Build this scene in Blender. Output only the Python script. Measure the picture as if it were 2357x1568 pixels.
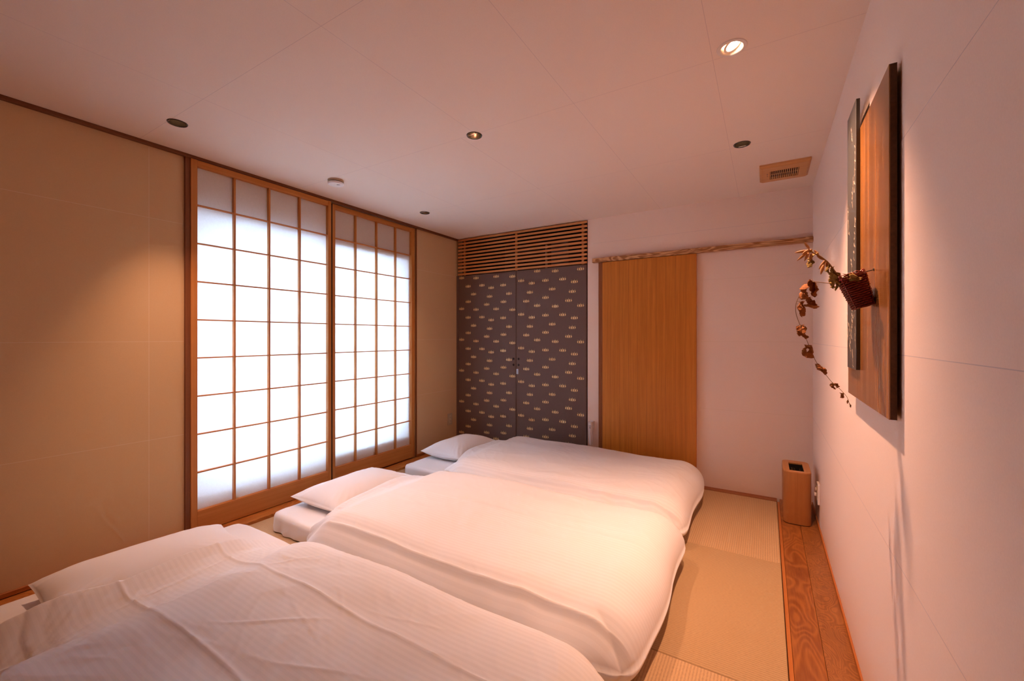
import bpy, bmesh, math, random
import numpy as np
from mathutils import Vector, noise as mnoise

random.seed(7)
SC = bpy.context.scene
COL = SC.collection
for o in list(bpy.data.objects):
    bpy.data.objects.remove(o)

# ------------------------------------------------------------------ camera
IMW, IMH = 2357, 1568
FPX, YAW, HORIZON, EYE = 965.57, 0.5442, 775.93, 1.15
cam_d = bpy.data.cameras.new('camera')
cam_d.sensor_fit = 'HORIZONTAL'
cam_d.sensor_width = 36.0
cam_d.lens = FPX / IMW * 36.0
cam_d.shift_y = -(IMH / 2 - HORIZON) / IMW
cam_d.clip_start = 0.02
cam = bpy.data.objects.new('camera', cam_d)
COL.objects.link(cam)
cam.location = (0, 0, EYE)
cam.rotation_euler = (math.pi / 2, 0, YAW)
SC.camera = cam

# ------------------------------------------------------------------ world, exposure
W = bpy.data.worlds.new('world')
SC.world = W
W.use_nodes = True
bg = W.node_tree.nodes['Background']
bg.inputs[0].default_value = (0.39, 0.61, 1.0, 1)
bg.inputs[1].default_value = 24.0
W.cycles.sampling_method = 'NONE'
SC.view_settings.view_transform = 'Standard'
SC.view_settings.look = 'None'
SC.view_settings.gamma = 1.0
SC.view_settings.use_curve_mapping = False
SC.view_settings.exposure = 0.72
cy = SC.cycles
cy.max_bounces = 8
cy.diffuse_bounces = 5
cy.glossy_bounces = 4
cy.transmission_bounces = 8
cy.transparent_max_bounces = 8
cy.use_denoising = True
cy.use_adaptive_sampling = True
cy.adaptive_threshold = 0.06
cy.sample_clamp_indirect = 0.0
cy.caustics_reflective = False
cy.caustics_refractive = False

LAMP_COL = (1.0, 0.54, 0.345)

# ------------------------------------------------------------------ room measures
XL, XR, YB, YF, H = -2.825, 0.276, 3.53, -1.15, 2.188
XK = -2.796                      # front of the head rail on the window wall

# ================================================================== helpers
WLOC = {}

def props(o, label=None, cat=None, group=None, kind=None):
    if label: o['label'] = label
    if cat: o['category'] = cat
    if group: o['group'] = group
    if kind: o['kind'] = kind
    return o

def empty(name, loc, label=None, cat=None, group=None, kind=None):
    o = bpy.data.objects.new(name, None)
    o.empty_display_size = 0.05
    o.location = loc
    COL.objects.link(o)
    WLOC[o.name] = np.array(loc, float)
    return props(o, label, cat, group, kind)

def mk(name, vf, mat, parent=None, smooth=False, loc=None, auto=None):
    """one mesh object from world-space vertices"""
    V, F = vf
    V = np.asarray(V, float)
    if parent is not None:
        base = WLOC[parent.name]
        origin = base if loc is None else np.array(loc, float)
    else:
        base = np.zeros(3)
        if loc is None:
            lo, hi = V.min(0), V.max(0)
            origin = np.array([(lo[0] + hi[0]) / 2, (lo[1] + hi[1]) / 2, lo[2]])
        else:
            origin = np.array(loc, float)
    me = bpy.data.meshes.new(name)
    me.from_pydata((V - origin).tolist(), [], [list(f) for f in F])
    me.update()
    if smooth:
        me.polygons.foreach_set('use_smooth', [True] * len(me.polygons))
    o = bpy.data.objects.new(name, me)
    if mat: me.materials.append(mat)
    COL.objects.link(o)
    if parent is not None: o.parent = parent
    o.location = origin - base
    WLOC[o.name] = origin
    if smooth and auto:
        me.set_sharp_from_angle(angle=math.radians(auto))
    return o

def join(*vfs):
    V, F, n = [], [], 0
    for v, f in vfs:
        v = np.asarray(v, float)
        V.append(v); F += [tuple(i + n for i in q) for q in f]; n += len(v)
    return np.vstack(V), F

def box(x0, x1, y0, y1, z0, z1, b=0.0, seg=1):
    bm = bmesh.new()
    bmesh.ops.create_cube(bm, size=1.0)
    for v in bm.verts:
        v.co = ((x0 + x1) / 2 + v.co.x * (x1 - x0), (y0 + y1) / 2 + v.co.y * (y1 - y0), (z0 + z1) / 2 + v.co.z * (z1 - z0))
    if b > 0:
        bmesh.ops.bevel(bm, geom=list(bm.edges), offset=b, segments=seg, affect='EDGES', profile=0.5)
    bm.verts.index_update()
    r = (np.array([v.co[:] for v in bm.verts]), [[v.index for v in f.verts] for f in bm.faces])
    bm.free()
    return r

def lathe(profile, c, n=32, cap=False):
    V, F = [], []
    for r, z in profile:
        for i in range(n):
            a = 2 * math.pi * i / n
            V.append((c[0] + r * math.cos(a), c[1] + r * math.sin(a), c[2] + z))
    for k in range(len(profile) - 1):
        for i in range(n):
            j = (i + 1) % n
            F.append((k * n + i, k * n + j, (k + 1) * n + j, (k + 1) * n + i))
    if cap:
        F.append(tuple(range(n))[::-1])
        F.append(tuple((len(profile) - 1) * n + i for i in range(n)))
    return np.array(V), F

def tube(pts, rad, n=8, cap=True, squash=1.0):
    pts = [Vector(p) for p in pts]
    if not hasattr(rad, '__len__'): rad = [rad] * len(pts)
    V, F = [], []
    t0 = (pts[1] - pts[0]).normalized()
    ref = Vector((0, 0, 1)) if abs(t0.z) < 0.9 else Vector((1, 0, 0))
    nrm = (ref - t0 * ref.dot(t0)).normalized()
    for k, p in enumerate(pts):
        a = pts[max(k - 1, 0)]; b = pts[min(k + 1, len(pts) - 1)]
        t = (b - a).normalized()
        nrm = (nrm - t * nrm.dot(t)).normalized()
        bn = t.cross(nrm)
        for i in range(n):
            q = 2 * math.pi * i / n
            V.append(p + (nrm * math.cos(q) + bn * math.sin(q) * squash) * rad[k])
    for k in range(len(pts) - 1):
        for i in range(n):
            j = (i + 1) % n
            F.append((k * n + i, k * n + j, (k + 1) * n + j, (k + 1) * n + i))
    if cap:
        F.append(tuple(range(n))[::-1]); F.append(tuple((len(pts) - 1) * n + i for i in range(n)))
    return np.array([v[:] for v in V]), F

def smoothpath(pts, k=4):
    """Catmull-Rom through the points"""
    P = [np.array(p, float) for p in pts]
    P = [2 * P[0] - P[1]] + P + [2 * P[-1] - P[-2]]
    out = []
    for i in range(1, len(P) - 2):
        for s in range(k):
            t = s / k
            a, b, c, d = P[i - 1], P[i], P[i + 1], P[i + 2]
            out.append(0.5 * (2 * b + (c - a) * t + (2 * a - 5 * b + 4 * c - d) * t * t + (3 * b - a - 3 * c + d) * t ** 3))
    out.append(P[-2])
    return out

def n3(x, y, z=0.0):
    return mnoise.noise(Vector((x, y, z)))

def sst(t):
    t = min(max(t, 0.0), 1.0)
    return t * t * (3 - 2 * t)

# ================================================================== materials
def nmat(name):
    m = bpy.data.materials.new(name)
    m.use_nodes = True
    nt = m.node_tree
    b = nt.nodes['Principled BSDF']
    return m, nt, b

def nd(nt, t, **kw):
    n = nt.nodes.new(t)
    for k, v in kw.items(): setattr(n, k, v)
    return n

def math_n(nt, op, a, b=None, c=None):
    n = nt.nodes.new('ShaderNodeMath'); n.operation = op
    for i, s in enumerate((a, b, c)):
        if s is None: continue
        if isinstance(s, (int, float)): n.inputs[i].default_value = s
        else: nt.links.new(s, n.inputs[i])
    return n.outputs[0]

def mixc(nt, fac, a, b, mode='MIX'):
    n = nt.nodes.new('ShaderNodeMix'); n.data_type = 'RGBA'; n.blend_type = mode
    if isinstance(fac, (int, float)): n.inputs[0].default_value = fac
    else: nt.links.new(fac, n.inputs[0])
    for i, s in ((6, a), (7, b)):
        if isinstance(s, tuple): n.inputs[i].default_value = (*s[:3], 1)
        else: nt.links.new(s, n.inputs[i])
    return n.outputs[2]

def ramp(nt, fac, stops):
    n = nt.nodes.new('ShaderNodeValToRGB')
    e = n.color_ramp.elements
    while len(e) < len(stops): e.new(0.5)
    for i, (p, c) in enumerate(stops):
        e[i].position = p; e[i].color = (*c, 1) if isinstance(c, tuple) else (c, c, c, 1)
    nt.links.new(fac, n.inputs[0])
    return n.outputs[0]

def wpos(nt):
    g = nt.nodes.new('ShaderNodeNewGeometry')
    s = nt.nodes.new('ShaderNodeSeparateXYZ')
    nt.links.new(g.outputs['Position'], s.inputs[0])
    return g.outputs['Position'], s.outputs

def scaled(nt, vec, sc, off=(0, 0, 0)):
    m = nt.nodes.new('ShaderNodeMapping')
    m.inputs['Scale'].default_value = sc
    m.inputs['Location'].default_value = off
    nt.links.new(vec, m.inputs[0])
    return m.outputs[0]

def noise_n(nt, vec, scale, detail=3, rough=0.55, dist=0.0):
    n = nt.nodes.new('ShaderNodeTexNoise')
    n.inputs['Scale'].default_value = scale
    n.inputs['Detail'].default_value = detail
    n.inputs['Roughness'].default_value = rough
    n.inputs['Distortion'].default_value = dist
    nt.links.new(vec, n.inputs['Vector'])
    return n.outputs['Fac']

def bump(nt, b, h, strength=0.3, dist=0.002):
    n = nt.nodes.new('ShaderNodeBump')
    n.inputs['Strength'].default_value = strength
    n.inputs['Distance'].default_value = dist
    nt.links.new(h, n.inputs['Height'])
    nt.links.new(n.outputs[0], b.inputs['Normal'])

def plain(name, col, rough=0.6, spec=0.4, metal=0.0, var=0.06, scale=40):
    m, nt, b = nmat(name)
    p, _ = wpos(nt)
    f = noise_n(nt, p, scale)
    c = mixc(nt, f, tuple(x * (1 - var) for x in col), tuple(min(1, x * (1 + var)) for x in col))
    nt.links.new(c, b.inputs['Base Color'])
    b.inputs['Roughness'].default_value = rough
    b.inputs['Specular IOR Level'].default_value = spec
    b.inputs['Metallic'].default_value = metal
    return m

def wallpaper(name, col):
    """matt washi wall covering with a fine fibre grain"""
    m, nt, b = nmat(name)
    nt.nodes.remove(b)
    p, s = wpos(nt)
    f1 = noise_n(nt, p, 260, 2, 0.6)
    c = mixc(nt, f1, tuple(x * 0.95 for x in col), tuple(min(1, x * 1.04) for x in col))
    d = nt.nodes.new('ShaderNodeBsdfDiffuse')
    nt.links.new(c, d.inputs[0])
    nt.links.new(d.outputs[0], nt.nodes['Material Output'].inputs[0])
    return m

def wood(name, c_dark, c_light, axis=2, rough=0.45, fine=1.0, figure=0.0, spec=0.4, off=(0, 0, 0), cross=26.0, streak=0.5):
    """straight grain along one axis, plus optional cathedral figure"""
    m, nt, b = nmat(name)
    p, s = wpos(nt)
    sc = [cross * 3, cross * 3, cross * 3]; sc[axis] = 1.3
    g1 = noise_n(nt, scaled(nt, p, tuple(sc), off), fine, 5, 0.62, 0.4)
    sc2 = [cross * 14, cross * 14, cross * 14]; sc2[axis] = 6.0
    g2 = noise_n(nt, scaled(nt, p, tuple(sc2), off), fine, 3, 0.6)
    f = math_n(nt, 'ADD', math_n(nt, 'MULTIPLY', g1, 1 - streak * 0.5), math_n(nt, 'MULTIPLY', g2, streak * 0.5))
    if figure > 0:
        sc3 = [7.0, 7.0, 7.0]; sc3[axis] = 1.5
        big = noise_n(nt, scaled(nt, p, tuple(sc3), off), 1.0, 3, 0.5, 1.1)
        ring = math_n(nt, 'SINE', math_n(nt, 'MULTIPLY', big, 95.0))
        ring = math_n(nt, 'MULTIPLY_ADD', ring, 0.5, 0.5)
        f = math_n(nt, 'ADD', math_n(nt, 'MULTIPLY', f, 1 - figure), math_n(nt, 'MULTIPLY', ring, figure))
    c = ramp(nt, f, [(0.28, c_dark), (0.52, tuple((a + d) / 2 for a, d in zip(c_dark, c_light))), (0.74, c_light)])
    nt.links.new(c, b.inputs['Base Color'])
    b.inputs['Roughness'].default_value = rough
    b.inputs['Specular IOR Level'].default_value = spec
    bump(nt, b, f, 0.12, 0.0008)
    return m

def burl_board(name, c_dark, c_light, off=(0, 0, 0), dist=3.0):
    """zelkova board: contour-like flame figure over fine pores"""
    m, nt, b = nmat(name)
    p, s = wpos(nt)
    big = noise_n(nt, scaled(nt, p, (6.5, 2.3 + dist * 0.8, 6.5), off), 1.0, 1.0, 0.4, dist)
    ring = math_n(nt, 'SINE', math_n(nt, 'MULTIPLY', big, 100.0))
    ring = math_n(nt, 'POWER', math_n(nt, 'MULTIPLY_ADD', ring, 0.5, 0.5), 1.6)
    fine = noise_n(nt, scaled(nt, p, (190, 12, 190), off), 1.0, 2, 0.6)
    lo = noise_n(nt, scaled(nt, p, (12, 3.0, 12), off), 1.0, 2)
    f = math_n(nt, 'ADD', math_n(nt, 'MULTIPLY', ring, 0.24), math_n(nt, 'MULTIPLY', fine, 0.38))
    f = math_n(nt, 'ADD', f, math_n(nt, 'MULTIPLY', lo, 0.46))
    c = ramp(nt, f, [(0.25, c_dark), (0.52, tuple((a + d) / 2 for a, d in zip(c_dark, c_light))), (0.82, c_light)])
    nt.links.new(c, b.inputs['Base Color'])
    b.inputs['Roughness'].default_value = 0.34
    return m

def tatami_mat_m(name, col, axis):
    """igusa weave: ribs along one axis (0 = x, 1 = y)"""
    m, nt, b = nmat(name)
    p, s = wpos(nt)
    a, t = s[1 - axis], s[axis]
    rib = math_n(nt, 'MULTIPLY_ADD', math_n(nt, 'SINE', math_n(nt, 'MULTIPLY', a, 2 * math.pi / 0.0105)), 0.5, 0.5)
    sc = [3.0, 3.0, 3.0]; sc[1 - axis] = 330.0; sc[axis] = 90.0
    straw = noise_n(nt, scaled(nt, p, tuple(sc)), 1.0, 3, 0.6)
    patch = noise_n(nt, p, 5, 3)
    f = math_n(nt, 'ADD', math_n(nt, 'MULTIPLY', rib, 0.32), math_n(nt, 'MULTIPLY', straw, 0.68))
    c = ramp(nt, f, [(0.15, tuple(x * 0.62 for x in col)), (0.5, col), (0.85, tuple(min(1, x * 1.22) for x in col))])
    c = mixc(nt, math_n(nt, 'MULTIPLY', patch, 0.25), c, tuple(x * 0.8 for x in col))
    nt.links.new(c, b.inputs['Base Color'])
    b.inputs['Roughness'].default_value = 0.7
    b.inputs['Specular IOR Level'].default_value = 0.25
    bump(nt, b, f, 0.5, 0.0016)
    return m

def linen(name, col, stripes=False):
    m, nt, b = nmat(name)
    p, s = wpos(nt)
    f = noise_n(nt, p, 420, 1, 0.5)
    c = mixc(nt, f, tuple(x * 0.97 for x in col), col)
    b.inputs['Roughness'].default_value = 0.8
    if stripes:
        w = math_n(nt, 'SINE', math_n(nt, 'MULTIPLY', s[1], 2 * math.pi / 0.019))
        w = math_n(nt, 'GREATER_THAN', w, 0.0)
        c = mixc(nt, w, c, tuple(x * 0.945 for x in col))
        r = math_n(nt, 'MULTIPLY_ADD', w, -0.25, 0.80)
        nt.links.new(r, b.inputs['Roughness'])
    nt.links.new(c, b.inputs['Base Color'])
    b.inputs['Specular IOR Level'].default_value = 0.25
    return m

def emis(name, col, st):
    m, nt, b = nmat(name)
    b.inputs['Base Color'].default_value = (*col, 1)
    b.inputs['Emission Color'].default_value = (*col, 1)
    b.inputs['Emission Strength'].default_value = st
    m.cycles.emission_sampling = 'NONE'
    return m

PINK = (0.90, 0.725, 0.62)
M = {}
M['ceil'] = wallpaper('ceiling_paper', (0.87, 0.735, 0.64))
M['wall_r'] = wallpaper('right_wall_paper', PINK)
M['wall_b'] = wallpaper('back_wall_paper', PINK)
M['wall_l'] = wallpaper('left_wall_paper', (0.72, 0.515, 0.30))
M['recess'] = plain('window_recess_wood', (0.34, 0.24, 0.16), 0.9)
M['tat_y'] = tatami_mat_m('tatami_ribs_along_y', (0.53, 0.345, 0.185), 1)
M['tat_x'] = tatami_mat_m('tatami_ribs_along_x', (0.45, 0.295, 0.150), 0)
M['board_a'] = burl_board('zelkova_board', (0.17, 0.045, 0.008), (0.39, 0.14, 0.030), (0, 0, 0), 0.6)
M['board_l'] = burl_board('zelkova_board_light', (0.34, 0.105, 0.02), (0.62, 0.25, 0.06), (1.3, 0.4, 0), 0.4)
M['board_b'] = burl_board('zelkova_board_rippled', (0.15, 0.045, 0.009), (0.39, 0.15, 0.036), (3.1, 1.7, 0), 2.2)
M['strip'] = wood('cedar_edge_strip', (0.36, 0.11, 0.022), (0.50, 0.17, 0.036), 1, 0.4)
M['shoji'] = wood('shoji_cedar_vertical', (0.50, 0.19, 0.042), (0.66, 0.285, 0.076), 2, 0.5, streak=0.3)
M['shoji_h'] = wood('shoji_cedar_horizontal', (0.50, 0.185, 0.040), (0.66, 0.28, 0.074), 1, 0.5, streak=0.3)
M['dark_rail'] = wood('dark_head_rail', (0.14, 0.048, 0.018), (0.22, 0.08, 0.03), 1, 0.5)
M['dark_post'] = wood('dark_post', (0.17, 0.055, 0.018), (0.27, 0.10, 0.035), 2, 0.5)
M['door'] = wood('teak_veneer', (0.46, 0.145, 0.015), (0.72, 0.265, 0.038), 2, 0.42, fine=1.0, cross=12.0, streak=0.55)
M['jamb'] = wood('red_brown_jamb', (0.24, 0.07, 0.018), (0.36, 0.115, 0.03), 2, 0.45)
M['lintel'] = wood('figured_lintel', (0.34, 0.14, 0.045), (0.68, 0.38, 0.17), 0, 0.45, figure=0.75)
M['slat'] = wood('slat_cedar', (0.56, 0.215, 0.062), (0.76, 0.34, 0.12), 0, 0.5, streak=0.3)
M['batten'] = wood('batten_cedar', (0.50, 0.19, 0.055), (0.68, 0.29, 0.095), 2, 0.5)
M['closet'] = plain('closet_paper', (0.175, 0.118, 0.103), 0.75, 0.25, var=0.10, scale=260)
M['gold'] = plain('gold_print', (1.0, 0.72, 0.33), 0.45, 0.4, 0.0)
M['black'] = plain('black_hardware', (0.012, 0.011, 0.010), 0.5)
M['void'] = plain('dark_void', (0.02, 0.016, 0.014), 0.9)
M['white'] = plain('white_plastic', (0.80, 0.74, 0.70), 0.4, 0.5, var=0.02)
M['beige'] = plain('beige_plastic', (0.56, 0.45, 0.31), 0.5, 0.4, var=0.03)
M['grey'] = plain('grey_mark', (0.22, 0.2, 0.2), 0.5)
M['ac'] = plain('air_conditioner_dark', (0.035, 0.03, 0.028), 0.5)
M['ac2'] = plain('air_conditioner_grey', (0.16, 0.145, 0.14), 0.5)
M['linen'] = linen('white_cotton', (0.87, 0.85, 0.855))
M['duvet'] = linen('white_sateen_stripe', (0.87, 0.855, 0.86), True)
M['pad'] = plain('futon_pad', (0.62, 0.52, 0.42), 0.9)
M['ring_w'] = plain('white_trim', (0.80, 0.72, 0.66), 0.4, 0.5)
M['cup_w'] = plain('spot_cup', (0.55, 0.42, 0.34), 0.5, 0.4)
M['ring_k'] = plain('black_trim', (0.025, 0.018, 0.014), 0.35, 0.5)
M['refl'] = plain('dark_reflector', (0.10, 0.065, 0.045), 0.22, 0.6, 0.75)
M['bulb'] = emis('lit_lamp', (1.0, 0.74, 0.48), 22.0)
M['bulb2'] = emis('lit_spot_lamp', (1.0, 0.80, 0.58), 16.0)
M['bin'] = wood('bin_veneer', (0.33, 0.125, 0.032), (0.45, 0.185, 0.052), 2, 0.42, cross=16)
M['bin_top'] = wood('bin_rim_veneer', (0.40, 0.16, 0.045), (0.54, 0.24, 0.075), 1, 0.4, cross=16)
M['vent'] = wood('vent_wood', (0.56, 0.26, 0.09), (0.72, 0.38, 0.15), 0, 0.4, streak=0.3)
M['vent_rib'] = plain('vent_rib', (0.58, 0.36, 0.19), 0.5)
M['panel_wood'] = wood('lacquered_plank', (0.085, 0.032, 0.010), (0.42, 0.175, 0.045), 2, 0.26, cross=10, streak=0.65, spec=0.6)
M['panel_edge'] = plain('plank_edge', (0.075, 0.030, 0.011), 0.6, 0.3, var=0.5, scale=120)
M['slate'] = plain('slate_lacquer', (0.060, 0.062, 0.060), 0.38, 0.5, var=0.15, scale=9)
M['silver'] = plain('silver_paint', (0.42, 0.34, 0.27), 0.5, 0.4, 0.0)
M['basket'] = plain('red_lacquer_cane', (0.15, 0.008, 0.006), 0.25, 0.6, var=0.35, scale=160)
M['cane'] = plain('red_cane_wrap', (0.26, 0.028, 0.016), 0.32, 0.6, var=0.25, scale=90)
M['iron'] = plain('dark_iron', (0.06, 0.05, 0.045), 0.4, 0.5, 0.7)
M['leaf'] = plain('dry_leaf', (0.30, 0.105, 0.028), 0.75, 0.2, var=0.6, scale=110)
M['leaf2'] = plain('dry_olive_leaf', (0.27, 0.165, 0.042), 0.75, 0.2, var=0.4, scale=70)
M['pod'] = plain('dry_pod', (0.46, 0.22, 0.075), 0.6, 0.3, var=0.6, scale=90)
M['stem'] = plain('dry_stem', (0.34, 0.20, 0.08), 0.7, 0.2, var=0.3, scale=60)
M['frame_ext'] = plain('window_aluminium', (0.32, 0.31, 0.30), 0.4, 0.5, 0.6)
M['sticker'] = plain('pale_blue_sticker', (0.62, 0.72, 0.88), 0.5)
M['sticker_ink'] = plain('sticker_ink', (0.25, 0.34, 0.52), 0.5)

def paper_mat():
    m, nt, b = nmat('shoji_paper')
    nt.nodes.remove(b)
    p, s = wpos(nt)
    fib = noise_n(nt, scaled(nt, p, (30, 30, 30)), 3.0, 5, 0.75, 2.0)
    c = ramp(nt, fib, [(0.35, (0.86, 0.80, 0.74)), (0.65, (0.92, 0.87, 0.82))])
    d = nt.nodes.new('ShaderNodeBsdfDiffuse'); t = nt.nodes.new('ShaderNodeBsdfTranslucent')
    nt.links.new(c, d.inputs[0]); nt.links.new(c, t.inputs[0])
    mx = nt.nodes.new('ShaderNodeMixShader'); mx.inputs[0].default_value = 0.33
    nt.links.new(d.outputs[0], mx.inputs[1]); nt.links.new(t.outputs[0], mx.inputs[2])
    nt.links.new(mx.outputs[0], nt.nodes['Material Output'].inputs[0])
    return m
M['paper'] = paper_mat()

def glass_mat():
    m, nt, b = nmat('window_glass')
    nt.nodes.remove(b)
    tr = nt.nodes.new('ShaderNodeBsdfTransparent'); tr.inputs[0].default_value = (0.93, 0.96, 0.96, 1)
    gl = nt.nodes.new('ShaderNodeBsdfGlossy'); gl.inputs['Roughness'].default_value = 0.02
    mx = nt.nodes.new('ShaderNodeMixShader'); mx.inputs[0].default_value = 0.06
    nt.links.new(tr.outputs[0], mx.inputs[1]); nt.links.new(gl.outputs[0], mx.inputs[2])
    nt.links.new(mx.outputs[0], nt.nodes['Material Output'].inputs[0])
    return m
M['glass'] = glass_mat()

# ================================================================== structure
TOP = H + 0.2
WIN = (1.095, 2.845, 0.23, 1.86)          # window opening y0,y1,z0,z1
XO = XL - 0.26                          # outer face of the window wall
XW = XL - 0.047                         # inner face of the wall behind the screens
SY0, SY1 = 1.085, 2.912                 # screen bay

def struct(name, vf, mat, parent=None, smooth=False):
    return props(mk(name, vf, mat, parent, smooth), kind='structure')

# window wall: solid ends, and the recessed wall behind the paper screens
struct('wall_left', join(
    box(XO, XL, YF - 0.1, SY0 - 0.012, -0.1, TOP),
    box(XO, XL, SY1 + 0.004, YB + 0.1, -0.1, TOP)), M['wall_l'])
struct('wall_window', join(
    box(XO, XW, SY0 - 0.012, SY1 + 0.004, WIN[3], TOP),
    box(XO, XW, SY0 - 0.012, SY1 + 0.004, -0.1, WIN[2]),
    box(XO, XW, SY0 - 0.012, WIN[0], WIN[2], WIN[3]),
    box(XO, XW, WIN[1], SY1 + 0.004, WIN[2], WIN[3])), M['recess'])
w = empty('window_1', (XO + 0.05, (WIN[0] + WIN[1]) / 2, WIN[2]), kind='structure')
fx0, fx1 = XO + 0.03, XO + 0.07
mk('window_frame', join(box(fx0, fx1, WIN[0], WIN[0] + 0.03, WIN[2], WIN[3]), box(fx0, fx1, WIN[1] - 0.03, WIN[1], WIN[2], WIN[3]),
                        box(fx0, fx1, WIN[0] + 0.03, WIN[1] - 0.03, WIN[2], WIN[2] + 0.03), box(fx0, fx1, WIN[0] + 0.03, WIN[1] - 0.03, WIN[3] - 0.03, WIN[3])), M['frame_ext'], w)
mk('meeting_stile', box(fx0, fx1, 1.97, 2.01, WIN[2] + 0.03, WIN[3] - 0.03), M['frame_ext'], w)
for a, bq in ((WIN[0] + 0.03, 1.97), (2.01, WIN[1] - 0.03)):
    mk('pane', box(XO + 0.048, XO + 0.052, a, bq, WIN[2] + 0.03, WIN[3] - 0.03), M['glass'], w)

struct('wall_right', box(XR, XR + 0.12, YF - 0.1, YB + 0.1, -0.1, TOP), M['wall_r'])
struct('wall_front', box(XO, XR + 0.12, YF - 0.12, YF, -0.1, TOP), M['door'])
CX1 = -1.352                            # right edge of the closet
GZ = 1.80                               # closet doors up to here, grille above
struct('wall_back', join(
    box(CX1, XR, YB, YB + 0.12, -0.1, TOP)), M['wall_b'])
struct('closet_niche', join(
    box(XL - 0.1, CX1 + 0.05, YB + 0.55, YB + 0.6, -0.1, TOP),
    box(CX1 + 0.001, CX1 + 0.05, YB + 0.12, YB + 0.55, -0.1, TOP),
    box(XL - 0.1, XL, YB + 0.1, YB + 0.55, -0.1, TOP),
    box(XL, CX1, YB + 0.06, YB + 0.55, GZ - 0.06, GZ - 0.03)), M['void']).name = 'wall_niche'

# ceiling with round holes for the recessed lamps
LAMPS = {'spot': (-0.105, 1.695, 0.036), 'mid': (-1.284, 1.747, 0.036), 'head_near': (-2.44, 0.90, 0.037),
         'head_far': (-2.437, 2.62, 0.037), 'door': (-0.11, 2.572, 0.037)}
def ceiling():
    hs = 0.07
    xs = sorted({XO, XR + 0.1} | {round(v, 5) for l in LAMPS.values() for v in (l[0] - hs, l[0] + hs)})
    ys = sorted({YF - 0.1, YB + 0.1} | {round(v, 5) for l in LAMPS.values() for v in (l[1] - hs, l[1] + hs)})
    V, F = [], []
    def add(p): V.append(p); return len(V) - 1
    for l in LAMPS.values():   # one square with a round hole per lamp
        n = 40; inner = []; outer = []
        for i in range(n):
            a = 2 * math.pi * i / n; c, s = math.cos(a), math.sin(a)
            k = hs / max(abs(c), abs(s))
            inner.append(add((l[0] + l[2] * c, l[1] + l[2] * s, H)))
            outer.append(add((l[0] + k * c, l[1] + k * s, H)))
        for i in range(n):
            j = (i + 1) % n
            F.append((inner[i], inner[j], outer[j], outer[i]))
    for i in range(len(xs) - 1):
        for j in range(len(ys) - 1):
            cx, cy_ = (xs[i] + xs[i + 1]) / 2, (ys[j] + ys[j + 1]) / 2
            if any(abs(cx - l[0]) < hs and abs(cy_ - l[1]) < hs for l in LAMPS.values()): continue
            q = [add((xs[i], ys[j], H)), add((xs[i], ys[j + 1], H)), add((xs[i + 1], ys[j + 1], H)), add((xs[i + 1], ys[j], H))]
            F.append(tuple(q))
    return join((np.array(V), F), box(XO, XR + 0.12, YF - 0.12, YB + 0.6, H + 0.16, H + 0.2))
struct('ceiling', ceiling(), M['ceil'])

# floor: base slab, twelve half-size tatami, boards at both sides
TX = [-2.70, -1.778, -0.856, 0.066]
TY = [-1.15, -0.28, 0.655, 1.59, 2.527, 3.463]
floor = struct('floor', box(XO, XR + 0.12, YF - 0.12, YB + 0.6, -0.12, -0.045), M['void'])
g = 0.0008
for i in range(3):
    for j in range(5):
        m = M['tat_y'] if (i + j) % 2 == 0 else M['tat_x']
        mk('tatami_mat', box(TX[i] + g, TX[i + 1] - g, TY[j] + g, TY[j + 1] - g, -0.045, 0.0, 0.0022), m, floor, loc=((TX[i] + TX[i + 1]) / 2, (TY[j] + TY[j + 1]) / 2, -0.045))
mk('edge_strip', box(0.068, 0.082, YF, 3.463, -0.045, 0.0005, 0.001), M['strip'], floor)
mk('floorboard', box(0.083, 0.179, YF, YB, -0.045, 0.0005, 0.001), M['board_a'], floor)
mk('floorboard', box(0.180, XR, YF, YB, -0.045, 0.0005, 0.001), M['board_b'], floor)
mk('floorboard', box(XL + 0.004, -2.702, YF, 0.52, -0.045, 0.018, 0.001), M['board_l'], floor)
mk('floorboard', box(XL + 0.004, -2.702, 0.522, YB, -0.045, 0.018, 0.001), M['board_l'], floor)
mk('floorboard', box(XW, XL + 0.003, SY0 - 0.012, SY1 + 0.004, -0.045, 0.012), M['board_a'], floor)
mk('threshold_board', box(-2.70, 0.066, 3.465, YB, -0.045, 0.003, 0.001), M['jamb'], floor)

struct('baseboard_right', box(XR - 0.007, XR, YF, YB, 0.0006, 0.016, 0.001), M['strip'])
struct('baseboard_left', join(box(XL, XL + 0.012, YF, SY0 - 0.012, 0.022, 0.042, 0.001), box(XL, XL + 0.012, SY1 + 0.004, YB, 0.022, 0.042, 0.001)), M['strip'])
struct('trim_1', box(XL, XK, YF, YB, H - 0.016, H, 0.001), M['dark_rail'])          # head rail along the window wall
struct('trim_2', box(XL, XL + 0.018, SY0 - 0.012, SY0 + 0.0115, 0.02, H - 0.016), M['dark_post'])   # post beside the screens
struct('trim_3', box(XL, XL + 0.008, SY1 - 0.002, SY1 + 0.010, 0.02, H - 0.016), M['dark_post'])
tr = struct('trim_4', box(-1.296, XR, YB - 0.042, YB, 1.797, 1.834, 0.003), M['lintel'])            # door lintel that hides the rail
struct('trim_5', box(-1.246, -1.226, YB - 0.018, YB, 0.008, 1.797, 0.001), M['jamb'])               # door stop

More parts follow.
